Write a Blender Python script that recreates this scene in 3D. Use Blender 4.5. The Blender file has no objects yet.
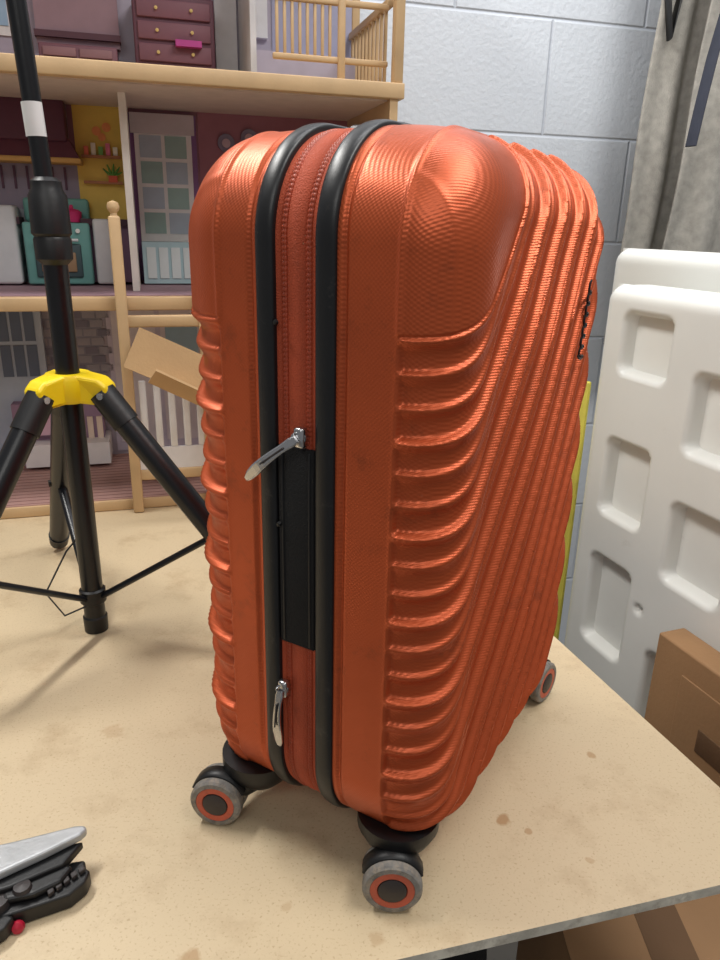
import bpy, bmesh, math, random
import numpy as np
from mathutils import Vector, Matrix, Euler
random.seed(3)
S=bpy.context.scene
try:
    S.view_settings.view_transform='Standard'
except Exception: pass

# ---------------------------------------------------------------- materials
def srgb(r,g,b):
    def f(c):
        c/=255.0
        return c/12.92 if c<=.04045 else ((c+.055)/1.055)**2.4
    return (f(r),f(g),f(b),1)
def mat(name,rgb,rough=.5,metal=0,nscale=30,nvar=.12,bump=.05,bscale=200,coat=0,bdist=.001,spec=.5,grime=None):
    m=bpy.data.materials.new(name); m.use_nodes=True
    nt=m.node_tree; N=nt.nodes; L=nt.links; b=N['Principled BSDF']
    c=srgb(*rgb)
    tc=N.new('ShaderNodeTexCoord')
    no=N.new('ShaderNodeTexNoise'); no.inputs['Scale'].default_value=nscale; no.inputs['Detail'].default_value=5
    L.new(tc.outputs['Object'],no.inputs['Vector'])
    mr=N.new('ShaderNodeMapRange'); mr.inputs['From Min'].default_value=.3; mr.inputs['From Max'].default_value=.7
    mr.inputs['To Min'].default_value=1-nvar; mr.inputs['To Max'].default_value=1+nvar
    L.new(no.outputs['Fac'],mr.inputs['Value'])
    mx=N.new('ShaderNodeVectorMath'); mx.operation='SCALE'; mx.inputs[0].default_value=c[:3]
    L.new(mr.outputs['Result'],mx.inputs['Scale']); out=mx.outputs['Vector']
    for g in (grime or []):
        gc,gs,g0,g1,gm=g
        gn=N.new('ShaderNodeTexNoise'); gn.inputs['Scale'].default_value=gs; gn.inputs['Detail'].default_value=9; gn.inputs['Roughness'].default_value=.75
        L.new(tc.outputs['Object'],gn.inputs['Vector'])
        gr=N.new('ShaderNodeMapRange'); gr.inputs['From Min'].default_value=g0; gr.inputs['From Max'].default_value=g1; gr.inputs['To Max'].default_value=gm
        L.new(gn.outputs['Fac'],gr.inputs['Value'])
        gx=N.new('ShaderNodeMixRGB'); gx.inputs[2].default_value=srgb(*gc); L.new(gr.outputs['Result'],gx.inputs[0]); L.new(out,gx.inputs[1]); out=gx.outputs[0]
    L.new(out,b.inputs['Base Color'])
    b.inputs['Roughness'].default_value=rough; b.inputs['Metallic'].default_value=metal
    b.inputs['Coat Weight'].default_value=coat; b.inputs['Specular IOR Level'].default_value=spec
    if bump>0:
        n2=N.new('ShaderNodeTexNoise'); n2.inputs['Scale'].default_value=bscale
        L.new(tc.outputs['Object'],n2.inputs['Vector'])
        bp=N.new('ShaderNodeBump'); bp.inputs['Strength'].default_value=min(1,bump*4); bp.inputs['Distance'].default_value=bdist
        L.new(n2.outputs['Fac'],bp.inputs['Height']); L.new(bp.outputs['Normal'],b.inputs['Normal'])
    return m

def shell_mat():
    m=mat('orange_shell',(196,88,46),rough=.4,metal=.5,nscale=12,nvar=.07,bump=0,coat=.08,
          grime=[((84,44,28),26,.56,.76,.55),((60,40,30),7,.62,.74,.35),((214,150,116),140,.66,.76,.5)])
    nt=m.node_tree;N=nt.nodes;L=nt.links;b=N['Principled BSDF']
    b.inputs['Coat Roughness'].default_value=.3
    tc=N.new('ShaderNodeTexCoord')
    hs=[]
    sx=N.new('ShaderNodeSeparateXYZ'); L.new(tc.outputs['Object'],sx.inputs[0])
    a=N.new('ShaderNodeMath'); a.operation='ADD'; L.new(sx.outputs['X'],a.inputs[0]); L.new(sx.outputs['Y'],a.inputs[1])
    for d in (1,-1):
        z=N.new('ShaderNodeMath'); z.operation='MULTIPLY'; L.new(sx.outputs['Z'],z.inputs[0]); z.inputs[1].default_value=d
        s=N.new('ShaderNodeMath'); s.operation='ADD'; L.new(a.outputs[0],s.inputs[0]); L.new(z.outputs[0],s.inputs[1])
        k=N.new('ShaderNodeMath'); k.operation='MULTIPLY'; L.new(s.outputs[0],k.inputs[0]); k.inputs[1].default_value=2100
        w=N.new('ShaderNodeMath'); w.operation='SINE'; L.new(k.outputs[0],w.inputs[0]); hs.append(w)
    mu=N.new('ShaderNodeMath'); mu.operation='ADD'; L.new(hs[0].outputs[0],mu.inputs[0]); L.new(hs[1].outputs[0],mu.inputs[1])
    bp=N.new('ShaderNodeBump'); bp.inputs['Strength'].default_value=.22; bp.inputs['Distance'].default_value=.00018
    L.new(mu.outputs[0],bp.inputs['Height']); L.new(bp.outputs['Normal'],b.inputs['Normal'])
    n=N.new('ShaderNodeTexNoise'); n.inputs['Scale'].default_value=9; n.inputs['Detail'].default_value=8
    L.new(tc.outputs['Object'],n.inputs['Vector'])
    r=N.new('ShaderNodeMapRange'); r.inputs['To Min'].default_value=.30; r.inputs['To Max'].default_value=.48
    L.new(n.outputs['Fac'],r.inputs['Value']); L.new(r.outputs['Result'],b.inputs['Roughness'])
    return m

M={}
M['shell']=shell_mat()
M['black']=mat('black_rubber',(22,23,26),rough=.38,bump=.02,grime=[((96,90,84),60,.60,.8,.5)])
M['blackp']=mat('black_plastic',(16,16,18),rough=.45,bump=.03)
M['blackfab']=mat('black_fabric',(14,14,16),rough=.9,bump=.2,bscale=900)
M['tape']=mat('orange_tape',(182,76,44),rough=.75,bump=.2,bscale=900,grime=[((90,50,36),40,.55,.8,.4)])
M['teeth']=mat('orange_teeth',(174,70,40),rough=.45,bump=0)
M['chrome']=mat('brushed_metal',(200,200,202),rough=.25,metal=1,bump=.01)
M['tyre']=mat('grey_tyre',(122,119,115),rough=.75,nvar=.3,nscale=120,bump=.1,grime=[((176,160,138),150,.46,.7,.7)])
M['hub']=mat('dark_hub',(52,46,46),rough=.5)
M['oring']=mat('orange_ring',(196,90,66),rough=.5,grime=[((110,70,55),200,.5,.75,.5)])
M['wood']=mat('pine_wood',(200,168,126),rough=.55,nscale=14,nvar=.1)
M['white']=mat('white_plastic',(234,235,230),rough=.35,nscale=5,nvar=.04,bump=.02,grime=[((190,186,176),12,.62,.8,.4)])
M['yellow']=mat('yellow_plastic',(238,206,18),rough=.4,nvar=.05)
M['card']=mat('cardboard',(190,156,114),rough=.9,nscale=8,bump=.1)
M['brown']=mat('brown_cardboard',(150,114,78),rough=.75,nscale=6,bump=.1)
M['dkbrown']=mat('dark_cardboard',(104,76,50),rough=.8,nscale=6,bump=.1)
M['grey']=mat('grey_metal',(176,178,180),rough=.4,metal=.4)
M['red']=mat('red_plastic',(170,24,50),rough=.4)
M['tubeblack']=mat('black_powdercoat',(15,16,20),rough=.32,bump=.02)
_c={}
def C(r,g,b,rough=.6):
    k=(r,g,b)
    if k not in _c: _c[k]=mat('paint_%d_%d_%d'%k,k,rough=rough,nvar=.06,bump=0)
    return _c[k]

# ---------------------------------------------------------------- helpers
def empty(name,loc=(0,0,0),rz=0):
    e=bpy.data.objects.new(name,None); S.collection.objects.link(e)
    e.location=loc; e.rotation_euler=(0,0,math.radians(rz)); e.empty_display_size=.05
    return e
def mobj(name,V,F,m,parent=None,smooth=True):
    me=bpy.data.meshes.new(name); me.from_pydata([tuple(v) for v in V],[],[tuple(f) for f in F]); me.update()
    if m: me.materials.append(m)
    if smooth: me.polygons.foreach_set('use_smooth',[True]*len(me.polygons))
    o=bpy.data.objects.new(name,me); S.collection.objects.link(o)
    if parent: o.parent=parent
    return o
def box(name,lo,hi,m,parent=None,bevel=0,rot=None,seg=2):
    lo=Vector(lo);hi=Vector(hi); c=(lo+hi)/2; s=hi-lo
    bm=bmesh.new(); bmesh.ops.create_cube(bm,size=1)
    for v in bm.verts: v.co=Vector((v.co.x*s.x,v.co.y*s.y,v.co.z*s.z))
    if bevel>0:
        bmesh.ops.bevel(bm,geom=bm.edges[:],offset=min(bevel,min(s)*.49),segments=seg,profile=.5,affect='EDGES')
    me=bpy.data.meshes.new(name); bm.to_mesh(me); bm.free(); me.materials.append(m)
    if bevel>0: me.polygons.foreach_set('use_smooth',[True]*len(me.polygons))
    o=bpy.data.objects.new(name,me); S.collection.objects.link(o); o.location=c
    if rot is not None: o.rotation_euler=rot
    if parent: o.parent=parent
    return o
def tube(name,pts,r,m,parent=None,n=20,cap=True,flat=1.0):
    pts=[Vector(p) for p in pts]; rs=r if isinstance(r,(list,tuple)) else [r]*len(pts)
    V=[];F=[]
    prev=None
    for i,p in enumerate(pts):
        t=(pts[min(i+1,len(pts)-1)]-pts[max(i-1,0)])
        if t.length<1e-9: t=prev_t
        t=t.normalized(); prev_t=t
        if prev is None:
            a=Vector((0,0,1)) if abs(t.z)<.9 else Vector((1,0,0))
            u=t.cross(a).normalized()
        else:
            u=(prev-t*prev.dot(t)).normalized()
        prev=u; w=t.cross(u)
        for k in range(n):
            an=2*math.pi*k/n
            V.append(p+(u*math.cos(an)+w*math.sin(an)*flat)*rs[i])
    for i in range(len(pts)-1):
        for k in range(n):
            F.append((i*n+k,i*n+(k+1)%n,(i+1)*n+(k+1)%n,(i+1)*n+k))
    if cap:
        F.append(tuple(range(n))[::-1]); F.append(tuple((len(pts)-1)*n+k for k in range(n)))
    o=mobj(name,V,F,m,parent)
    e=o.modifiers.new('es','EDGE_SPLIT'); e.split_angle=math.radians(40)
    return o
def lathe(name,prof,origin,axis,m,parent=None,n=40):
    axis=Vector(axis).normalized(); a=Vector((0,0,1)) if abs(axis.z)<.9 else Vector((1,0,0))
    u=axis.cross(a).normalized(); w=axis.cross(u); o0=Vector(origin)
    V=[];F=[]
    for (r,h) in prof:
        for k in range(n):
            an=2*math.pi*k/n; V.append(o0+axis*h+(u*math.cos(an)+w*math.sin(an))*max(r,1e-5))
    for i in range(len(prof)-1):
        for k in range(n): F.append((i*n+k,i*n+(k+1)%n,(i+1)*n+(k+1)%n,(i+1)*n+k))
    o=mobj(name,V,F,m,parent); e=o.modifiers.new('es','EDGE_SPLIT'); e.split_angle=math.radians(35)
    return o

# ---------------------------------------------------------------- camera
cam=bpy.data.cameras.new('camera'); co=bpy.data.objects.new('camera',cam); S.collection.objects.link(co)
cam.lens=27.19; cam.sensor_width=36; cam.clip_start=.01
co.matrix_world=Matrix.Translation((0,0,.5))@Matrix.Rotation(math.radians(90-19.4),4,'X')@Matrix.Rotation(math.radians(1.27),4,'Z')
S.camera=co

# ---------------------------------------------------------------- suitcase
W=.329; ZL,ZH=.034,.560; cx=W/2; cz=(ZL+ZH)/2; hw=W/2; hh=(ZH-ZL)/2; R=.070
def perimeter(N):
    seg=[]
    ix,iz=hw-R,hh-R
    corners=[(ix,iz,0),(-ix,iz,90),(-ix,-iz,180),(ix,-iz,270)]
    L1=2*iz; L2=2*ix; q=math.pi*R/2
    tot=2*(L1+L2)+4*q
    Cc=np.zeros((N,2)); n=np.zeros((N,2))
    lens=[q,L2,q,L1,q,L2,q,L1]
    for i in range(N):
        s=tot*i/N; k=0
        while s>lens[k]+1e-12: s-=lens[k]; k+=1
        ci=k//2
        if k%2==0:
            an=math.radians(corners[ci][2])+s/R
            Cc[i]=corners[ci][:2]; n[i]=(math.cos(an),math.sin(an))
        else:
            a=corners[ci]; b=corners[(ci+1)%4]; f=s/lens[k]
            Cc[i]=(a[0]+(b[0]-a[0])*f,a[1]+(b[1]-a[1])*f)
            an=math.radians(corners[ci][2]+90); n[i]=(math.cos(an),math.sin(an))
    return Cc,n
def sm(x): 
    x=np.clip(x,0,1); return x*x*(3-2*x)
PER=.063; Z0=.4315
def gfun(x):
    a=x-.03; return .72*(a+np.sqrt(a*a+.022**2))
def dg(x):
    a=x-.03; return .72*(1+a/np.sqrt(a*a+.022**2))
def bead(ph,step,sl,wu,wd):
    """asymmetric rib: crisp upper lip, softer lower side"""
    s=(ph-np.round(ph))*step/sl
    return np.exp(-(s/np.where(s>0,wd,wu))**2)
def ridges(x,z,q,qs,amp=1.0):
    """relief height of the ribbed shell"""
    ph=(Z0-(z-gfun(x)))/PER           # 0 at first rib, grows downward
    sl=np.sqrt(1+dg(x)**2)
    on=sm((ph+.05)/.04)
    main=bead(ph,PER,sl,.0024,.0052)*.0046
    fr=ph-np.floor(ph)
    w=sm(1-(x-.030)/.05)
    sub=bead(ph*3,PER/3,sl,.0022,.0050)*.0030*w
    mid=bead(ph*2,PER/2,sl,.0020,.0042)*.0020*(1-w)
    saw=sm(1-fr)*.0014*(1-.5*w)
    h=on*amp*(np.maximum(np.maximum(main,sub),mid)+saw-.0040)
    win=sm((q-qs)/.004)
    h=h*win
    h+=np.exp(-((q-qs-.001)/.0018)**2)*.0015*(1-on*.7)
    h+=np.exp(-((x-.012)/.0026)**2)*.0008*(1-on)*win*(z>.25)
    return h
def build_shell(name,yseam,sgn,L,rf,qs,N,nw,nf,nc,parent,droop=0.0,amp=1.0):
    Cc,n=perimeter(N)
    rows=[]
    for j in range(nw):
        q=(L-rf)*j/nw; rows.append((0,q,0,0.0))
    for j in range(nf):
        a=math.pi/2*j/nf; rows.append((rf*(1-math.cos(a)),L-rf+rf*math.sin(a),0,a))
    for j in range(nc+1):
        rows.append((rf,L,j/nc,math.pi/2))
    P=[];
    mz=hh-hw
    Mx=np.zeros(N); Mz=np.clip(Cc[:,1]+(R)*n[:,1],-mz,mz)
    for (d,q,s,a) in rows:
        X=Cc[:,0]+(R-d)*n[:,0]; Z=Cc[:,1]+(R-d)*n[:,1]
        X=X*(1-s)+Mx*s; Z=Z*(1-s)+Mz*s
        qq=q+.004*sm(s*1.0)
        top=sm((Z-.10)/(hh-.10))
        x=X+cx; z=Z+cz-droop*top*(q/L)**2*(.55+.45*x/W)
        h=ridges(x,z,np.full(N,q+0.0),qs,amp)
        nx=n[:,0]*math.cos(a); nz=n[:,1]*math.cos(a); ny=math.sin(a)
        h=h-(.0022*math.exp(-((q-.006)/.0016)**2) if a==0 else 0)
        x=x+nx*h; z=z+nz*h; qv=qq+ny*h
        y=yseam+sgn*qv
        P.append(np.stack([x,y,z],1))
    V=np.concatenate(P,0); nr=len(rows)
    i=np.arange(N); ii=(i+1)%N
    F=[]
    for j in range(nr-1):
        a=j*N+i; b=j*N+ii; c=(j+1)*N+ii; d=(j+1)*N+i
        F.append(np.stack([a,b,c,d],1) if sgn<0 else np.stack([a,d,c,b],1))
    F=np.concatenate(F,0)
    me=bpy.data.meshes.new(name)
    me.vertices.add(len(V)); me.vertices.foreach_set('co',V.astype(np.float32).ravel())
    me.loops.add(F.size); me.loops.foreach_set('vertex_index',F.astype(np.int32).ravel())
    me.polygons.add(len(F)); me.polygons.foreach_set('loop_start',(np.arange(len(F))*4).astype(np.int32))
    try: me.polygons.foreach_set('loop_total',np.full(len(F),4,dtype=np.int32))
    except Exception: pass
    me.polygons.foreach_set('use_smooth',[True]*len(F))
    me.update(calc_edges=True); me.validate(); me.materials.append(M['shell'])
    o=bpy.data.objects.new(name,me); S.collection.objects.link(o); o.parent=parent
    return o
def sweep(name,prof,m,parent,N=500,mod=None):
    """prof list of (outward offset, y)"""
    Cc,n=perimeter(N); V=[];F=[]; K=len(prof)
    for i in range(N):
        for (o,y) in prof:
            oo=o+(mod(i) if mod else 0)
            V.append((Cc[i,0]+(R+oo)*n[i,0]+cx,y,Cc[i,1]+(R+oo)*n[i,1]+cz))
    for i in range(N):
        j=(i+1)%N
        for k in range(K-1): F.append((i*K+k,i*K+k+1,j*K+k+1,j*K+k))
    return mobj(name,V,F,m,parent)

sc=empty('suitcase',(.0306,.423,0),59.5)
build_shell('front_shell',.055,-1,.085,.043,.0425,2000,42,64,240,sc,droop=.020,amp=1.05)
build_shell('back_shell',.115,1,.082,.044,.033,1100,30,50,40,sc,droop=.012,amp=1.5)
def halfround(y0,y1,h,base=-.004,n=10):
    p=[(base,y0)]
    for i in range(n+1):
        t=i/n; an=math.pi*(1-t)
        p.append((h*math.sin(an)**.6 if 0<i<n else 0,(y0+y1)/2+math.cos(an)*(y1-y0)/2))
    p.append((base,y1)); return p
sweep('bumper_front',halfround(.0545,.0695,.0036),M['black'],sc)
sweep('bumper_back',halfround(.1015,.1155,.0036),M['black'],sc)
sweep('zipper_tape',[(-.0015,.068),(-.0015,.0735),(-.003,.0738),(-.003,.0785),(-.0012,.079),(-.0005,.0855),(-.0012,.092),(-.003,.0925),(-.003,.0975),(-.0015,.098),(-.0015,.103)],M['tape'],sc)
for nm,yy in (('zip_chain_a',.0762),('zip_chain_b',.095)):
    sweep(nm,[(-.003,yy-.0022),(-.0012,yy-.0018),(-.0006,yy-.0003),(-.0022,yy),(-.0006,yy+.0003),(-.0012,yy+.0018),(-.003,yy+.0022)],M['teeth'],sc,N=1500,mod=lambda i:(.0004 if i%3==0 else -.0006))
sweep('inner_liner',[(-.006,.05),(-.006,.12)],M['blackfab'],sc,N=200)
g=box('side_gusset',(-.0015,.0705,.205),(.004,.1005,.358),M['blackfab'],sc,bevel=.0012)
for yy in (.074,.0965):
    box('gusset_rib',(-.0024,yy-.001,.207),(0,yy+.001,.356),M['blackp'],sc,bevel=.0008)
def pull(nm,p0,p1,out):
    p0=Vector(p0);p1=Vector(p1)
    box(nm+'_slider',p0+Vector((-.004,-.004,-.007)),p0+Vector((.003,.004,.007)),M['chrome'],sc,bevel=.002)
    d=(p1-p0)
    pts=[];rs=[]
    for i in range(13):
        t=i/12; b=math.sin(t*math.pi)*out
        pts.append(p0+d*t+Vector((-.005-b,0,b*.3)))
        rs.append([.0026,.0034,.0030,.0028,.0030,.0032,.0034,.0036,.0038,.0040,.0038,.0034,.0018][i])
    V=[];n=len(pts)
    T=d.normalized(); Wd=T.cross(Vector((1,0,0))).normalized()
    for p,r in zip(pts,rs):
        for (a,bb) in ((-1,-.0008),(-.7,-.0014),(.7,-.0014),(1,-.0008),(1,.0006),(-1,.0006)):
            V.append(p+Wd*a*r+Vector((bb,0,0)))
    F=[]
    for i in range(n-1):
        for k in range(6): F.append((i*6+k,i*6+(k+1)%6,(i+1)*6+(k+1)%6,(i+1)*6+k))
    F+= [tuple(range(6)),tuple((n-1)*6+k for k in range(6))]
    o=mobj(nm,V,F,M['chrome'],sc,smooth=False)
    bm=bmesh.new(); bm.from_mesh(o.data); bmesh.ops.recalc_face_normals(bm,faces=bm.faces[:]); bm.to_mesh(o.data); bm.free()
    tube(nm+'_ring',[p0+Vector((-.003+.0-.002*math.cos(a),.004*math.cos(a),.004*math.sin(a))) for a in np.linspace(0,2*math.pi,14)],.0009,M['chrome'],sc,n=6)
    tube(nm+'_slot',[p0+d*.18+Vector((-.0078-out*.5,0,0)),p0+d*.6+Vector((-.0078-out,0,out*.3))],.0007,M['hub'],sc,n=6)
pull('pull_upper',(-.004,.079,.367),(-.010,.117,.334),.004)
pull('pull_lower',(-.004,.096,.166),(-.004,.0975,.116),.004)
for z in (.44,.3):
    lathe('stud',[(0,-.001),(.002,-.001),(.0014,.0008),(0,.001)],(-.0035,.099,z),(-1,0,0),M['blackp'],sc,n=12)
tube('top_handle',[(.09,.085,.558),(.10,.085,.563),(.13,.085,.565),(.2,.085,.565),(.23,.085,.563),(.24,.085,.558)],.009,M['blackp'],sc,flat=.6)
box('top_handle_base_a',(.075,.073,.554),(.105,.097,.563),M['blackp'],sc,bevel=.004)
box('top_handle_base_b',(.225,.073,.554),(.255,.097,.563),M['blackp'],sc,bevel=.004)
bx=[];
for i in range(140):
    t=i/139; zz=.395+.062*t; a=t*2*math.pi*7
    amp_=.0055*(1.6 if t<.1 else 1-.35*t)
    bx.append((.250+.008*(t-.5)+amp_*math.sin(a),-.0338,zz+.0032*math.cos(a)))
tube('script_badge',bx,.0010,M['blackp'],sc,n=6)
# casters
WR=.0232
def caster(nm,x,y,az,ix,iy):
    """az = world heading of axle in degrees -> local"""
    a=math.radians(az-59.5); ax=Vector((math.cos(a),math.sin(a),0)); side=Vector((-ax.y,ax.x,0))
    c=Vector((x,y,WR+.0003)); f=WR/.0245
    for s,k in ((1,'outer'),(-1,'inner')):
        o=c+ax*(s*.003)
        A=ax*s
        lathe(nm+'_tyre_'+k,[(r*f,h) for r,h in [(.014,0),(.0225,0),(.0243,.0015),(.0245,.004),(.0243,.009),(.0225,.0108),(.0185,.0112),(.0180,.0100)]],o,A,M['tyre'],sc)
        lathe(nm+'_ring_'+k,[(r*f,h) for r,h in [(.0183,.0095),(.0180,.0108),(.0125,.0108),(.0115,.009)]],o,A,M['oring'],sc)
        lathe(nm+'_hub_'+k,[(r*f,h) for r,h in [(.0118,.0085),(.0115,.0112),(.009,.0122),(.0,.0126)]],o,A,M['hub'],sc)
    V=[];F=[];n=20
    prof=[(.0225,-.007),(.0248,-.0065),(.0252,0),(.0248,.0065),(.0225,.007)]
    for i in range(n+1):
        t=math.radians(20+ 140*i/n)
        for r,h in prof:
            V.append(c+side*(-math.cos(t)*r)+Vector((0,0,math.sin(t)*r))+ax*h)
    K=5
    for i in range(n):
        for k in range(K-1): F.append((i*K+k,i*K+k+1,(i+1)*K+k+1,(i+1)*K+k))
        F.append((i*K+K-1,i*K,(i+1)*K,(i+1)*K+K-1))
    mobj(nm+'_fender',V,F,M['blackp'],sc)
    tube(nm+'_fork',[c+Vector((0,0,-.004)),c+Vector((0,0,.022))],[.0028,.007],M['blackp'],sc,n=12)
    top=Vector((ix,iy,.042))
    tube(nm+'_swivel',[c+Vector((0,0,.014)),c*.5+top*.5+Vector((0,0,-.002)),top],[.008,.015,.020],M['blackp'],sc,n=20)
    lathe(nm+'_cup',[(.014,-.008),(.021,-.006),(.028,.002),(.033,.012),(.033,.022),(.0,.024)],(ix,iy,.036),(0,0,1),M['blackp'],sc,n=32)
caster('caster_a',.006,.002,-92,.036,.014)
caster('caster_b',.001,.172,-100,.034,.153)
caster('caster_c',.322,-.010,-40,.292,.012)
caster('caster_d',.312,.172,-60,.290,.153)

# ---------------------------------------------------------------- table
def table_mat():
    m=mat('hardboard_top',(208,188,154),rough=.5,nscale=3,nvar=.05,bump=.04,bscale=60)
    nt=m.node_tree;N=nt.nodes;L=nt.links;b=N['Principled BSDF']
    base=b.inputs['Base Color'].links[0].from_socket
    tc=N.new('ShaderNodeTexCoord')
    sp=N.new('ShaderNodeTexNoise'); sp.inputs['Scale'].default_value=420; sp.inputs['Detail'].default_value=3
    L.new(tc.outputs['Object'],sp.inputs['Vector'])
    r=N.new('ShaderNodeMapRange'); r.inputs['From Min'].default_value=.58; r.inputs['From Max'].default_value=.72; r.inputs['To Max'].default_value=.45
    L.new(sp.outputs['Fac'],r.inputs['Value'])
    m1=N.new('ShaderNodeMixRGB'); m1.inputs[2].default_value=srgb(150,115,75); L.new(r.outputs['Result'],m1.inputs[0]); L.new(base,m1.inputs[1])
    s2=N.new('ShaderNodeTexNoise'); s2.inputs['Scale'].default_value=14; s2.inputs['Detail'].default_value=8; s2.inputs['Roughness'].default_value=.7
    L.new(tc.outputs['Object'],s2.inputs['Vector'])
    r2=N.new('ShaderNodeMapRange'); r2.inputs['From Min'].default_value=.52; r2.inputs['From Max'].default_value=.78; r2.inputs['To Max'].default_value=.55
    L.new(s2.outputs['Fac'],r2.inputs['Value'])
    m2=N.new('ShaderNodeMixRGB'); m2.inputs[2].default_value=srgb(158,128,90); L.new(r2.outputs['Result'],m2.inputs[0]); L.new(m1.outputs[0],m2.inputs[1])
    prev=m2
    for (px,py,rr,st) in ((.135,.512,.008,.75),(.155,.50,.004,.6),(-.115,.375,.010,.6),(.24,.60,.005,.6),(.02,.395,.007,.35),(-.25,.62,.012,.25),(.20,.47,.004,.4),(-.05,.42,.005,.3)):
        d=N.new('ShaderNodeVectorMath'); d.operation='DISTANCE'; L.new(tc.outputs['Object'],d.inputs[0]); d.inputs[1].default_value=(px,py,0)
        nn=N.new('ShaderNodeTexNoise'); nn.inputs['Scale'].default_value=120; L.new(tc.outputs['Object'],nn.inputs['Vector'])
        ad=N.new('ShaderNodeMath'); ad.operation='MULTIPLY_ADD'; L.new(nn.outputs['Fac'],ad.inputs[0]); ad.inputs[1].default_value=rr*1.4; L.new(d.outputs['Value'],ad.inputs[2])
        rg=N.new('ShaderNodeMapRange'); rg.inputs['From Min'].default_value=rr*1.3; rg.inputs['From Max'].default_value=rr*1.7; rg.inputs['To Min'].default_value=st; rg.inputs['To Max'].default_value=0
        L.new(ad.outputs[0],rg.inputs['Value'])
        mm=N.new('ShaderNodeMixRGB'); mm.inputs[2].default_value=srgb(164,124,78); L.new(rg.outputs['Result'],mm.inputs[0]); L.new(prev.outputs[0],mm.inputs[1]); prev=mm
    L.new(prev.outputs[0],b.inputs['Base Color'])
    return m
M['table']=table_mat()
M['edge']=mat('table_edge',(206,200,186),rough=.7,nscale=40,nvar=.3,grime=[((120,104,84),60,.5,.7,.6)])
tb=empty('work_table')
NR=Vector((.381,.470,0)); 
nd=Vector((-.967,-.254,0)); rd=Vector((-.33,.944,0))
NL=NR+nd*1.7; FR=NR+rd*1.26; FL=FR+nd*1.7
def slab(name,poly,z0,z1,m,parent,side=None):
    V=[Vector((p.x,p.y,z1)) for p in poly]+[Vector((p.x,p.y,z0)) for p in poly]; n=len(poly)
    F=[tuple(range(n)),tuple(range(2*n-1,n-1,-1))]+[(i,n+i,n+(i+1)%n,(i+1)%n) for i in range(n)]
    o=mobj(name,V,F,m,parent,smooth=False)
    if side:
        o.data.materials.append(side)
        for p in o.data.polygons[1:]: p.material_index=1
    o.data.update()
    bm=bmesh.new(); bm.from_mesh(o.data); bmesh.ops.recalc_face_normals(bm,faces=bm.faces[:]); bm.to_mesh(o.data); bm.free()
    return o
slab('table_top',[NR,FR,FL,NL],-.010,0,M['table'],tb,M['edge'])
ins=lambda p,c,d:p+(c-p).normalized()*d
cc=(NR+FR+FL+NL)/4
slab('under_frame',[ins(p,cc,.06) for p in (NR,FR,FL,NL)],-.05,-.010,M['brown'],tb)
for i,p in enumerate((NR,FR,FL,NL)):
    q=ins(p,cc,.45 if i==0 else .14); tube('table_leg_%d'%(i+1),[(q.x,q.y,-.75),(q.x,q.y,-.05)],.016,M['tubeblack'],tb)

# ---------------------------------------------------------------- room
def block_mat():
    m=mat('painted_block',(222,228,236),rough=.5,nscale=4,nvar=.03,bump=0)
    nt=m.node_tree;N=nt.nodes;L=nt.links;b=N['Principled BSDF']
    base=b.inputs['Base Color'].links[0].from_socket
    tc=N.new('ShaderNodeTexCoord'); sx=N.new('ShaderNodeSeparateXYZ'); L.new(tc.outputs['Object'],sx.inputs[0])
    cb=N.new('ShaderNodeCombineXYZ')
    ax=N.new('ShaderNodeMath'); ax.inputs[1].default_value=-1.166+.46*10+.23; L.new(sx.outputs['X'],ax.inputs[0])
    az=N.new('ShaderNodeMath'); az.inputs[1].default_value=-.70+.23*10; L.new(sx.outputs['Z'],az.inputs[0])
    L.new(ax.outputs[0],cb.inputs[0]); L.new(az.outputs[0],cb.inputs[1])
    br=N.new('ShaderNodeTexBrick'); br.inputs['Scale'].default_value=1; br.inputs['Brick Width'].default_value=.46; br.inputs['Row Height'].default_value=.23
    br.inputs['Mortar Size'].default_value=.005; br.inputs['Mortar Smooth'].default_value=.9; br.offset=.5
    L.new(cb.outputs[0],br.inputs['Vector'])
    mx=N.new('ShaderNodeMixRGB'); mx.inputs[2].default_value=srgb(206,213,224); L.new(br.outputs['Fac'],mx.inputs[0]); L.new(base,mx.inputs[1]); 
    L.new(mx.outputs[0],b.inputs['Base Color'])
    inv=N.new('ShaderNodeMath'); inv.operation='MULTIPLY'; inv.inputs[1].default_value=-.8; L.new(br.outputs['Fac'],inv.inputs[0])
    no=N.new('ShaderNodeTexNoise'); no.inputs['Scale'].default_value=90; no.inputs['Detail'].default_value=6; L.new(tc.outputs['Object'],no.inputs['Vector'])
    ad=N.new('ShaderNodeMath'); ad.operation='MULTIPLY_ADD'; L.new(no.outputs['Fac'],ad.inputs[0]); ad.inputs[1].default_value=.5; L.new(inv.outputs[0],ad.inputs[2])
    bp=N.new('ShaderNodeBump'); bp.inputs['Strength'].default_value=.6; bp.inputs['Distance'].default_value=.005
    L.new(ad.outputs[0],bp.inputs['Height']); L.new(bp.outputs['Normal'],b.inputs['Normal'])
    return m
Q0=(-.628,1.168,0)
wb=box('wall_back',(-2.5,.345,-.75),(3.0,.445,2.2),block_mat())
wb.data.transform(Matrix.Translation(wb.location)); wb.location=Q0; wb.rotation_euler=(0,0,math.radians(16))
M['floor']=mat('concrete_floor',(120,116,110),rough=.7,nscale=6,nvar=.15,bump=.1,bscale=40)
box('floor',(-3,-2,-.80),(4,4,-.75),M['floor'])

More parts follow.
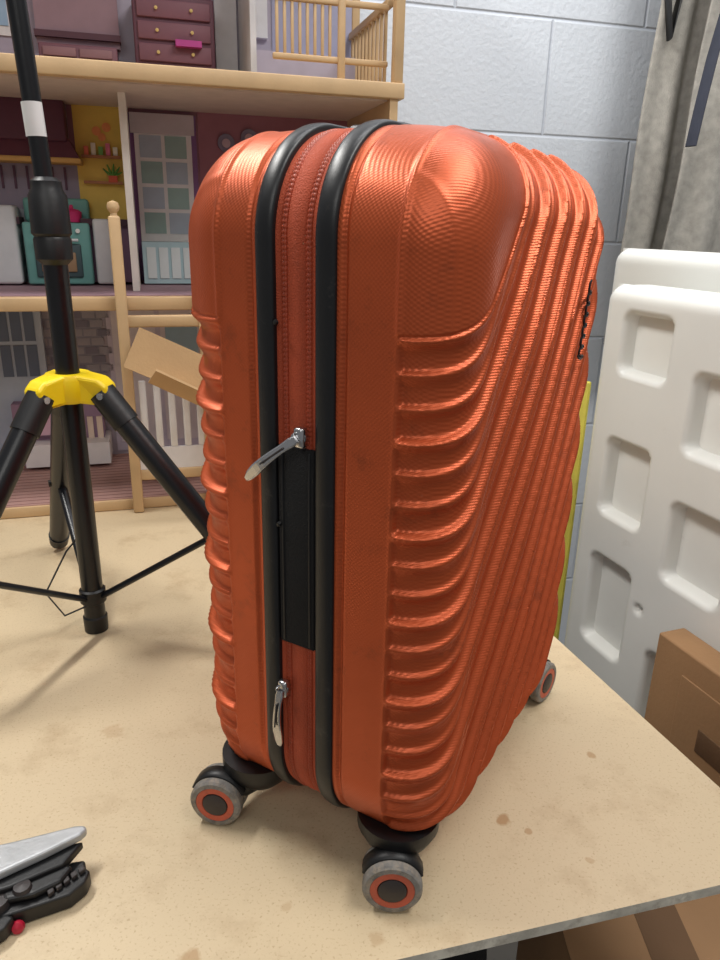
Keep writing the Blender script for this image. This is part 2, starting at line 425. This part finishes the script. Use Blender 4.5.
# ---------------------------------------------------------------- dollhouse
dh=empty('dollhouse',Q0,16)
wood=M['wood']; D=.30; UL=-.45; UR=.705
ybk=.285
box('base_board',(UL,0,0.0005),(UR,D,.02),wood,dh,bevel=.002)
box('floor_planks',(UL,.004,.02),(UR-.01,ybk,.0215),C(178,140,132),dh)
for i in range(16):
    box('plank_gap',(UL,.01+i*.017,.0215),(UR-.012,.0112+i*.017,.022),C(128,92,88),dh)
box('middle_shelf',(UL,0,.356),(.655,D-.01,.378),wood,dh,bevel=.002)
box('upper_shelf',(UL,-.005,.70),(UR+.01,D,.724),wood,dh,bevel=.002)
box('shelf_underside',(UL,.012,.6975),(UR-.015,ybk,.70),C(206,190,178),dh)
box('mid_floor',(UL,.02,.378),(.65,ybk,.3795),C(150,120,130),dh)
box('back_panel_low',(UL,ybk,.02),(UR,D,.356),C(168,160,172),dh)
box('back_panel_mid',(UL,ybk,.378),(UR,D,.70),C(150,106,118),dh)
box('back_panel_top',(UL,ybk,.724),(UR,D,1.15),C(176,168,184),dh)
box('side_right_lower',(UR-.014,0,.02),(UR,D,.70),wood,dh)
box('side_right_post',(UR-.008,0,.724),(UR+.008,.02,1.15),wood,dh,bevel=.002)
box('side_right_back',(UR-.008,D-.02,.724),(UR+.008,D,1.15),wood,dh,bevel=.002)
box('side_left',(UL-.014,0,0),(UL,D,1.15),wood,dh)
box('roof_shelf',(UL,0,1.13),(UR+.008,D,1.15),wood,dh)
for z in (.752,.835): box('rail',(.50,.03,z),(UR-.01,.04,z+.009),wood,dh,bevel=.002)
box('rail_side_top',(.69,.03,.84),(.702,.28,.852),wood,dh,bevel=.002)
for i in range(8): box('baluster',(.505+i*.0125,.032,.761),(.510+i*.0125,.038,.835),wood,dh,bevel=.0015)
for i in range(10): box('side_baluster',(.693,.05+i*.024,.724),(.699,.056+i*.024,.845),wood,dh,bevel=.0015)
box('newel_post',(.608,.026,.724),(.620,.038,.90),wood,dh,bevel=.003)
def art(nm,u0,u1,z0,z1,col,dep=.003,off=0):
    return box(nm,(u0,ybk-dep-off,z0),(u1,ybk-off,z1),col,dh)
# --- kitchen (middle storey)
art('cream_wall',-.45,.06,.38,.70,C(196,188,196),.001)
art('tile_wall',.055,.155,.38,.70,C(170,176,186),.0012)
box('range_hood_top',(.0,ybk-.05,.63),(.155,ybk,.70),C(92,48,66),dh,bevel=.004)
Vh=[(-.02,ybk,.60),(.175,ybk,.60),(.175,ybk-.06,.60),(-.02,ybk-.06,.60),(.01,ybk,.66),(.145,ybk,.66),(.145,ybk-.03,.66),(.01,ybk-.03,.66)]
mobj('range_hood',Vh,[(0,1,2,3),(4,7,6,5),(0,4,5,1),(1,5,6,2),(2,6,7,3),(3,7,4,0)],C(104,56,72),dh,smooth=False)
box('hood_trim',(-.022,ybk-.064,.594),(.177,ybk,.603),C(206,160,90),dh,bevel=.002)
art('tile_backsplash',-.02,.17,.515,.60,C(150,140,156),.002)
for i in range(6):
    art('pan_hook',.03+i*.022,.034+i*.022,.55,.59,C(96,64,84),.005)
art('yellow_wall',.165,.252,.50,.70,C(232,196,92),.003)
art('wall_shelf_a',.175,.245,.608,.613,C(180,120,80),.015)
art('wall_shelf_b',.175,.245,.563,.568,C(180,120,80),.015)
for i in range(5):
    art('jar',.180+i*.013,.188+i*.013,.613,.628+.006*(i%2),[C(230,120,90),C(240,230,210),C(120,170,90),C(230,120,150),C(250,240,220)][i],.012)
for i,(u,z,r) in enumerate(((.205,.655,.008),(.223,.662,.008),(.214,.645,.007))):
    lathe('flower_%d'%i,[(0,.004),(r,.003),(r,0)],(u,ybk-.003,z),(0,-1,0),C(240,150,90),dh,n=10)
for i in range(9):
    a=i*.7; tube('leaf_%d'%i,[(.228,ybk-.012,.575),(.228+.018*math.cos(a),ybk-.014,.585+.014*abs(math.sin(a)))],[.004,.001],C(92,140,60),dh,n=6)
art('plant_pot',.220,.236,.566,.578,C(210,90,60),.016)
art('dark_counter',.165,.255,.488,.50,C(70,40,52),.06)
art('counter_left',-.45,.06,.488,.50,C(70,40,52),.06)
art('purple_cabinet',.165,.255,.385,.488,C(120,88,110),.05)
box('stove_body',(.065,ybk-.075,.382),(.180,ybk-.004,.492),C(104,158,152),dh,bevel=.004)
box('stove_panel',(.065,ybk-.03,.492),(.180,ybk-.004,.535),C(112,168,160),dh,bevel=.006)
box('oven_door',(.082,ybk-.080,.395),(.163,ybk-.074,.455),C(60,80,84),dh,bevel=.003)
box('oven_window',(.092,ybk-.083,.405),(.153,ybk-.079,.440),C(150,120,90),dh,bevel=.003)
tube('oven_handle',[(.085,ybk-.086,.462),(.160,ybk-.086,.462)],.0025,C(220,220,220),dh,n=8)
for i in range(5): lathe('stove_knob_%d'%i,[(.004,0),(.004,.004),(0,.004)],(.084+i*.019,ybk-.075,.478),(0,-1,0),C(230,230,225),dh,n=10)
lathe('pink_pot',[(0,0),(.016,0),(.018,.018),(.012,.022),(.004,.024),(.003,.03),(0,.031)],(.150,ybk-.045,.493),(0,0,1),C(206,48,110),dh,n=18)
box('fridge',(-.03,ybk-.07,.382),(.055,ybk-.004,.52),C(206,208,210),dh,bevel=.006)
box('fridge_b',(.186,ybk-.07,.382),(.222,ybk-.004,.50),C(214,214,214),dh,bevel=.005)
art('door_surround',.262,.388,.385,.69,C(132,92,140),.003)
art('door_frame',.272,.378,.385,.675,C(226,222,220),.008)
for a in range(2):
    for b in range(4):
        art('door_pane',.281+a*.047,.321+a*.047,.475+b*.046,.514+b*.046,C(172,184,196) if (a+b)%2 else C(150,176,170),.0095)
art('door_panel',.283,.368,.40,.46,C(206,202,202),.0095)
art('curtain_pelmet',.266,.384,.655,.69,C(196,186,190),.012)
box('partition_mid',(.252,.10,.3785),(.264,ybk,.6975),C(222,214,206),dh)
art('mauve_wall',.392,.70,.385,.70,C(156,104,116),.002)
for i in range(5):
    u=.445+i*.045; z=.645+.012*math.sin(i*2)
    lathe('wall_plate_%d'%i,[(0,.003),(.010,.003),(.0165,.006),(.017,.004),(.014,0)],(u,ybk-.003,z),(0,-1,0),C(128,120,140),dh,n=20)
    lathe('plate_centre_%d'%i,[(0,.0045),(.008,.004),(.0085,.002)],(u,ybk-.004,z),(0,-1,0),C(196,170,180),dh,n=16)
art('aqua_sideboard',.272,.40,.382,.46,C(164,190,196),.05)
for i in range(5): art('sideboard_slat',.280+i*.023,.297+i*.023,.392,.45,C(206,214,214),.052)
# --- lower storey
art('brick_wall_low',-.03,.18,.18,.352,C(134,132,146),.002)
for r in range(9):
    for k in range(8):
        u=-.03+k*.027+(r%2)*.0135
        art('brick_print',u,u+.024,.185+r*.018,.199+r*.018,C(152,148,158) if (k+r)%3 else C(120,116,132),.003)
art('blue_cupboard',-.45,.07,.02,.345,C(170,182,200),.02)
for a in range(3):
    for b in range(2): art('cupboard_pane',.0+a*.024-.01,.019+a*.024-.01,.20+b*.07,.262+b*.07,C(92,106,130),.022)
art('lilac_wardrobe',.19,.39,.03,.345,C(198,190,206),.003)
art('ward_door_a',.20,.285,.05,.33,C(214,206,212),.006); art('ward_door_b',.295,.38,.05,.33,C(214,206,212),.006)
art('ward_window',.305,.37,.2,.31,C(150,178,196),.008)
art('purple_sofa',.0,.17,.02,.15,C(150,124,150),.05)
art('sofa_cushion',.02,.08,.09,.145,C(208,170,190),.07)
for i in range(5): art('candle_stripe',.085+i*.018,.096+i*.018,.03,.12,C(226,206,190),.055)
art('white_tub',.02,.18,.03,.075,C(222,218,218),.09)
# --- upper storey
art('lilac_wall',-.45,.16,.724,1.1,C(170,158,176),.002)
art('window_frame_top',-.06,.09,.80,1.0,C(220,214,216),.006); art('window_glass_top',-.045,.075,.815,.985,C(150,176,204),.008)
box('chest_left',(.125,ybk-.06,.725),(.255,ybk-.004,.785),C(126,84,96),dh,bevel=.003)
art('chest_mirror',.12,.26,.79,.9,C(150,120,130),.02)
art('chest_shelf',.118,.262,.80,.81,C(86,50,62),.03)
for a in range(2):
    for b in range(3): box('chest_drawer',(.132+a*.06,ybk-.064,.729+b*.018),(.186+a*.06,ybk-.058,.743+b*.018),C(150,110,116),dh,bevel=.001)
box('dresser',(.285,ybk-.07,.725),(.425,ybk-.004,.87),C(104,64,78),dh,bevel=.003)
for b in range(4):
    box('dresser_drawer',(.292,ybk-.075,.732+b*.034),(.418,ybk-.068,.760+b*.034),C(128,84,96),dh,bevel=.002)
    for k in (.325,.385): lathe('drawer_knob',[(0,.005),(.003,.004),(.002,0)],(k,ybk-.075,.746+b*.034),(0,-1,0),C(220,190,120),dh,n=8)
art('magenta_box',.355,.40,.79,.80,C(190,70,150),.09)
art('partition_white',.432,.472,.724,1.1,C(222,222,226),.01)
box('partition_top',(.476,.12,.7245),(.486,ybk,1.1),C(214,214,218),dh)
art('lavender_bed',.50,.69,.725,.80,C(190,182,200),.06)
art('mirror_top',.50,.53,.83,1.05,C(226,226,230),.012)
art('top_wall_blue',.54,.70,.80,1.12,C(164,164,190),.003)
# doll bunk bed frame standing in front of the house
cr=empty('doll_bunk_bed',Q0,16)
def post(nm,u,v,z0,z1,w=.009):
    box(nm,(u-w,v-w,z0),(u+w,v+w,z1),wood,cr,bevel=.003)
    lathe(nm+'_finial',[(.006,0),(.005,.004),(.009,.009),(.010,.014),(.008,.020),(0,.023)],(u,v,z1),(0,0,1),wood,cr,n=18)
post('post_a',.234,-.012,.0005,.505); post('post_b',.366,-.012,.0005,.505)
for z in (.06,.33): box('bed_rail',(.240,-.017,z),(.360,-.007,z+.02),wood,cr,bevel=.003)
box('bed_board',(.240,-.015,.08),(.360,-.011,.12),C(220,216,216),cr)
for i in range(5): box('bed_slat',(.250+i*.024,-.015,.12),(.262+i*.024,-.011,.24),C(224,222,222),cr,bevel=.002)

cb=empty('cardboard_flap',Q0,16)
o=box('flap_sheet',(.235,-.055,.225),(.435,-.050,.295),M['card'],cb,rot=(math.radians(-14),math.radians(26),0))
o=box('flap_fold',(.265,-.090,.20),(.435,-.086,.245),M['card'],cb,rot=(math.radians(50),math.radians(28),0))
box('flap_support',(.405,-.10,.0005),(.42,-.04,.22),M['card'],cb,bevel=.001)

# ---------------------------------------------------------------- tripod stand
tp=empty('tripod_stand',(-.336,.818,0))
tube('lower_post',[(0,0,.0005),(0,0,.50)],.0130,M['tubeblack'],tp)
lathe('post_foot',[(0,0.0005),(.0145,.0005),(.015,.02),(.013,.022)],(0,0,0),(0,0,1),M['blackp'],tp)
tube('upper_post',[(0,0,.5),(-.030,.003,1.15)],.0095,M['tubeblack'],tp)
lathe('clamp_sleeve',[(.0130,0),(.019,.006),(.0195,.026),(.018,.029),(.0205,.032),(.0195,.070),(.016,.076),(.0155,.084),(.0105,.088)],(0,0,.452),(0,0,1),M['blackp'],tp)
lathe('height_label',[(.0101,0),(.0101,.032)],(-.0042,0,.578),(-.045,0,1),C(220,220,220),tp)
lathe('yellow_hub',[(.0135,-.016),(.024,-.016),(.027,-.010),(.027,.010),(.024,.016),(.0135,.016)],(0,0,.318),(0,0,1),M['yellow'],tp)
lathe('lower_bushing',[(.0133,0),(.016,.002),(.016,.018),(.0133,.020)],(0,0,.040),(0,0,1),M['blackp'],tp)
for i,az in enumerate((-9,121,243)):
    a=math.radians(az); d=Vector((math.cos(a),math.sin(a),0)); sd=Vector((-d.y,d.x,0))
    V=[];
    for (r,z,w) in ((.015,.335,.017),(.042,.331,.013),(.052,.322,.013),(.052,.298,.013),(.042,.300,.013),(.015,.302,.017)):
        V.append(d*r+sd*w+Vector((0,0,z))); V.append(d*r-sd*w+Vector((0,0,z)))
    F=[(0,2,4,6,8,10),(11,9,7,5,3,1)]+[(2*k,2*k+1,(2*k+3)%12,(2*k+2)%12) for k in range(6)]
    bo=mobj('yellow_bracket_%d'%i,V,F,M['yellow'],tp,smooth=False)
    bv=bo.modifiers.new('b','BEVEL'); bv.width=.004; bv.segments=3
    tube('bolt_%d'%i,[d*.045+sd*.016+Vector((0,0,.312)),d*.045-sd*.016+Vector((0,0,.312))],.004,M['chrome'],tp,n=10)
    p0=d*.042+Vector((0,0,.310)); p1=d*.272+Vector((0,0,.016))
    tube('leg_%d'%i,[p0,p1],.0140,M['tubeblack'],tp)
    tube('leg_cap_%d'%i,[p0-(p1-p0).normalized()*.004,p0+(p1-p0).normalized()*.04],.0158,M['blackp'],tp)
    tube('foot_%d'%i,[p1-(p1-p0).normalized()*.02,p1+(p1-p0).normalized()*.002],[.0155,.0135],M['blackp'],tp)
    mid=p0+(p1-p0)*.55
    tube('brace_%d'%i,[d*.014+Vector((0,0,.050)),mid],.0065,M['tubeblack'],tp,n=10,flat=.6)
    tube('brace_pin_%d'%i,[mid-sd*.016,mid+sd*.016],.005,M['blackp'],tp,n=10)
pts=[(.012,-.004,.045+.0),(-.03,-.02,.03),(-.06,.0,.05),(-.045,.04,.09),(-.02,.05,.12)]
tube('loose_cord',[Vector(p) for p in pts],.0012,M['blackp'],tp,n=6)

# ---------------------------------------------------------------- white plastic barricade panels
def plastic_panel(name,loc,rz,LX,z0,z1,pockets,th=.09):
    e=empty(name,loc,rz)
    st=.005; nx=int(LX/st); nz=int((z1-z0)/st)
    xs=np.linspace(0,LX,nx+1); zs=np.linspace(z0,z1,nz+1)
    X,Z=np.meshgrid(xs,zs,indexing='ij'); Y=np.zeros_like(X)
    dx=np.minimum(X,LX-X); dz=np.minimum(Z-z0,z1-Z); r=.025
    ex=np.clip(r-dx,0,r); ez=np.clip(r-dz,0,r); rr=np.clip(np.sqrt(ex**2+ez**2),0,r)
    Y+=r-np.sqrt(np.maximum(r*r-rr*rr,0))
    for (a,b,c,d,dep) in pockets:
        cx_,cz_=(a+b)/2,(c+d)/2; hx,hz=(b-a)/2,(d-c)/2; cr_=min(.018,hx*.9)
        qx=np.abs(X-cx_)-hx+cr_; qz=np.abs(Z-cz_)-hz+cr_
        sd=np.sqrt(np.maximum(qx,0)**2+np.maximum(qz,0)**2)+np.minimum(np.maximum(qx,qz),0)-cr_
        Y+=dep*sm(-sd/.014)
    V=np.stack([X,Y,Z],-1).reshape(-1,3); F=[]
    w=nz+1
    for i in range(nx):
        for j in range(nz): F.append((i*w+j,(i+1)*w+j,(i+1)*w+j+1,i*w+j+1))
    mobj('face',V,F,M['white'],e)
    box('body',(0.001,.022,z0+.001),(LX-.001,th,z1-.001),M['white'],e,bevel=.02,seg=4)
    return e
pk=[(.055,.165,.285,.385,.035),(.055,.16,.05,.185,.035),(.055,.16,-.19,-.02,.035),(.055,.16,-.45,-.28,.035),
    (.215,.33,.20,.32,.03),(.215,.33,.0,.13,.03),(.215,.33,-.30,-.12,.03),(.38,.49,.25,.38,.03),(.38,.49,.0,.16,.03),(.38,.49,-.3,-.12,.03),(.175,.195,-.08,-.06,.02)]
plastic_panel('plastic_barricade_panel',(.385,1.2,0),-70.1,.60,-.749,.420,pk)
plastic_panel('plastic_barricade_panel.001',(.450,1.39,0),-70.1,.60,-.749,.470,[(.05,.5,.2,.4,.02)])
yb=empty('yellow_foam_board',(.335,1.28,0),-30)
box('sheet',(-.03,0,-.749),(.07,.012,.25),mat('yellow_foam',(226,214,92),rough=.7),yb,bevel=.003)
# tall flattened cardboard box beside the table
bb=empty('cardboard_box',(.428,.90,0),-70.1)
box('body',(0,-.0,-.749),(.30,.045,-.035),M['brown'],bb,bevel=.003)
box('seam_flap',(.055,-.003,-.60),(.30,.0,-.07),M['brown'],bb,bevel=.001)
box('hand_hole_shade',(.10,-.0045,-.16),(.18,-.002,-.125),M['dkbrown'],bb,bevel=.001)  # thin raised strip, cut-out's shade put into its dark colour
b2=empty('storage_carton',(.35,.58,0),0)
box('body',(-.12,-.17,-.749),(.10,.15,-.22),M['brown'],b2,bevel=.004)
box('lid_flap_a',(-.12,-.17,-.222),(-.013,.15,-.216),M['brown'],b2); box('lid_flap_b',(-.008,-.17,-.222),(.10,.15,-.216),M['brown'],b2)
box('tape_strip',(-.035,-.17,-.2165),(.015,.15,-.2155),M['dkbrown'],b2)
bg=empty('duffel_bag',(.0,.90,0),0)
lathe('bag_body',[(0,-.02),(.08,-.015),(.13,.01),(.145,.05),(.145,.35),(.13,.39),(.08,.415),(0,.42)],(-.2,0,-.603),(1,0,0),M['blackfab'],bg)
tube('bag_handle',[(-.08,-.06,-.48),(-.07,-.08,-.40),(0,-.08,-.38),(.07,-.08,-.40),(.08,-.06,-.48)],.010,M['blackp'],bg,flat=.4)

# ---------------------------------------------------------------- hanging jacket on wall
hj=empty('hanging_jacket',Q0,16)
M['cloth']=mat('grey_cloth',(170,166,158),rough=.95,nscale=60,nvar=.16,bump=.25,bscale=400)
def cloth(nm,uf0,uf1,z0,z1,yb,amp,fr,ph,m,nx=90,nz=60):
    V=[];F=[]
    for j in range(nz+1):
        t=j/nz; z=z1+(z0-z1)*t
        a=uf0(t); b=uf1(t)
        for i in range(nx+1):
            s=i/nx; u=a+(b-a)*s
            y=yb-amp*(.4+.6*t)*(math.sin(s*fr+ph+.9*t)+.5*math.sin(s*fr*2.1+1.3+t*1.5))-.05*math.sin(math.pi*s)
            y+=.004*math.sin(t*14+s*9)
            V.append((u,y,z))
    w=nx+1
    for j in range(nz):
        for i in range(nx): F.append((j*w+i,j*w+i+1,(j+1)*w+i+1,(j+1)*w+i))
    o=mobj(nm,V,F,m,hj); so=o.modifiers.new('s','SOLIDIFY'); so.thickness=.004
    return o
cloth('body',lambda t:1.345-.06*t**.8,lambda t:1.75+.15*t,.25,1.35,.20,.024,22,0,M['cloth'],nx=120)
cloth('sleeve',lambda t:1.40-.05*t,lambda t:1.50+.05*t,.42,1.3,.13,.018,6,1,M['cloth'],nx=50)
tube('dark_strap',[(1.375,.06,1.1),(1.374,.055,1.0),(1.368,.05,.90),(1.352,.048,.82),(1.340,.045,.74),(1.332,.045,.66)],.016,mat('navy_trim',(52,56,70),rough=.8),hj,flat=.3)
tube('hook_stem',[(1.345,.345,1.12),(1.345,.25,1.12),(1.345,.2,1.08),(1.345,.21,1.0),(1.345,.25,.99)],.010,M['blackp'],hj)
tube('loop_strap',[(1.325,.19,1.05),(1.32,.17,.95),(1.335,.165,.87),(1.35,.17,.95),(1.335,.185,1.05)],.010,M['blackp'],hj,flat=.4)

# ---------------------------------------------------------------- clamp lower left
cl=empty('quick_release_clamp',(-.236,.416,0),0)
def wedge(nm,pts,z0,z1,m,bev=.002):
    n=len(pts); V=[(x,y,z1) for x,y in pts]+[(x,y,z0) for x,y in pts]
    F=[tuple(range(n)),tuple(range(2*n-1,n-1,-1))]+[(i,n+i,n+(i+1)%n,(i+1)%n) for i in range(n)]
    o=mobj(nm,V,F,m,cl,smooth=False)
    bm=bmesh.new(); bm.from_mesh(o.data); bmesh.ops.recalc_face_normals(bm,faces=bm.faces[:]); bm.to_mesh(o.data); bm.free()
    b=o.modifiers.new('b','BEVEL'); b.width=bev; b.segments=3
    return o
wedge('silver_lever',[(-.07,.016),(-.03,.030),(.010,.046),(.018,.047),(.021,.043),(.018,.037),(-.004,.018),(-.03,-.002),(-.07,-.024)],.026,.034,M['grey'],.003)
wedge('lever_pad',[(-.07,.000),(-.02,.018),(.012,.036),(.019,.038),(.012,.016),(-.02,-.006),(-.07,-.030)],.018,.026,M['blackp'])
wedge('jaw_body',[(-.045,-.012),(-.02,.006),(.004,.018),(.012,.028),(.022,.030),(.026,.022),(.030,.020),(.030,.010),(.022,-.002),(.006,-.010),(-.02,-.022)],.0005,.015,M['blackp'])
wedge('jaw_upper',[(-.030,-.002),(-.008,.006),(.010,.020),(.018,.018),(.014,.004),(-.002,-.008),(-.022,-.014)],.015,.022,M['blackp'],.003)
for i in range(5):
    wedge('jaw_tooth_%d'%i,[(.008+i*.004,-.006+i*.005),(.011+i*.004,-.002+i*.005),(.008+i*.004,.002+i*.005),(.005+i*.004,-.002+i*.005)],.015,.019,M['hub'],.0008)
lathe('pivot_screw',[(0,.004),(.006,.003),(.007,0)],(-.012,-.004,.022),(0,0,1),M['hub'],cl,n=20)
lathe('pivot_boss',[(0,.012),(.011,.011),(.012,0)],(-.030,-.012,.010),(0,0,1),M['hub'],cl,n=20)
wedge('lower_arm',[(-.025,-.018),(-.012,-.020),(-.014,-.030),(-.026,-.042),(-.036,-.048),(-.038,-.042),(-.028,-.030)],.002,.014,M['blackp'])
lathe('red_knob',[(0,.004),(.004,.003),(.005,0)],(-.010,-.021,.004),(.3,-.8,.4),M['red'],cl,n=16)

# ---------------------------------------------------------------- lights
def area(name,loc,target,sx,sy,e,col=(1,1,1)):
    l=bpy.data.lights.new(name,'AREA'); l.shape='RECTANGLE'; l.size=sx; l.size_y=sy; l.energy=e; l.color=col
    o=bpy.data.objects.new(name,l); S.collection.objects.link(o); o.location=loc
    o.rotation_euler=(Vector(target)-Vector(loc)).to_track_quat('-Z','Y').to_euler()
    return o
area('ceiling_light_right',(.9,.2,2.0),(.1,.7,.1),1.1,.3,21,(1,.98,.94))
area('ceiling_light_left',(-1.0,1.0,2.0),(-.0,.8,0),.9,.15,30,(1,.98,.94))
area('wall_fill_light',(.6,1.15,2.3),(.5,1.5,0),1.5,.3,19,(.98,.98,1))  # added fill that brightens the back wall, not a room lamp
area('front_fill_light',(-.3,-1.2,1.8),(0,.8,.2),1.2,.5,9,(1,.98,.94))  # weak fill added from the camera side, unseen
w=bpy.data.worlds.new('world'); S.world=w; w.use_nodes=True
w.node_tree.nodes['Background'].inputs[0].default_value=(.97,.98,1,1); w.node_tree.nodes['Background'].inputs[1].default_value=.2
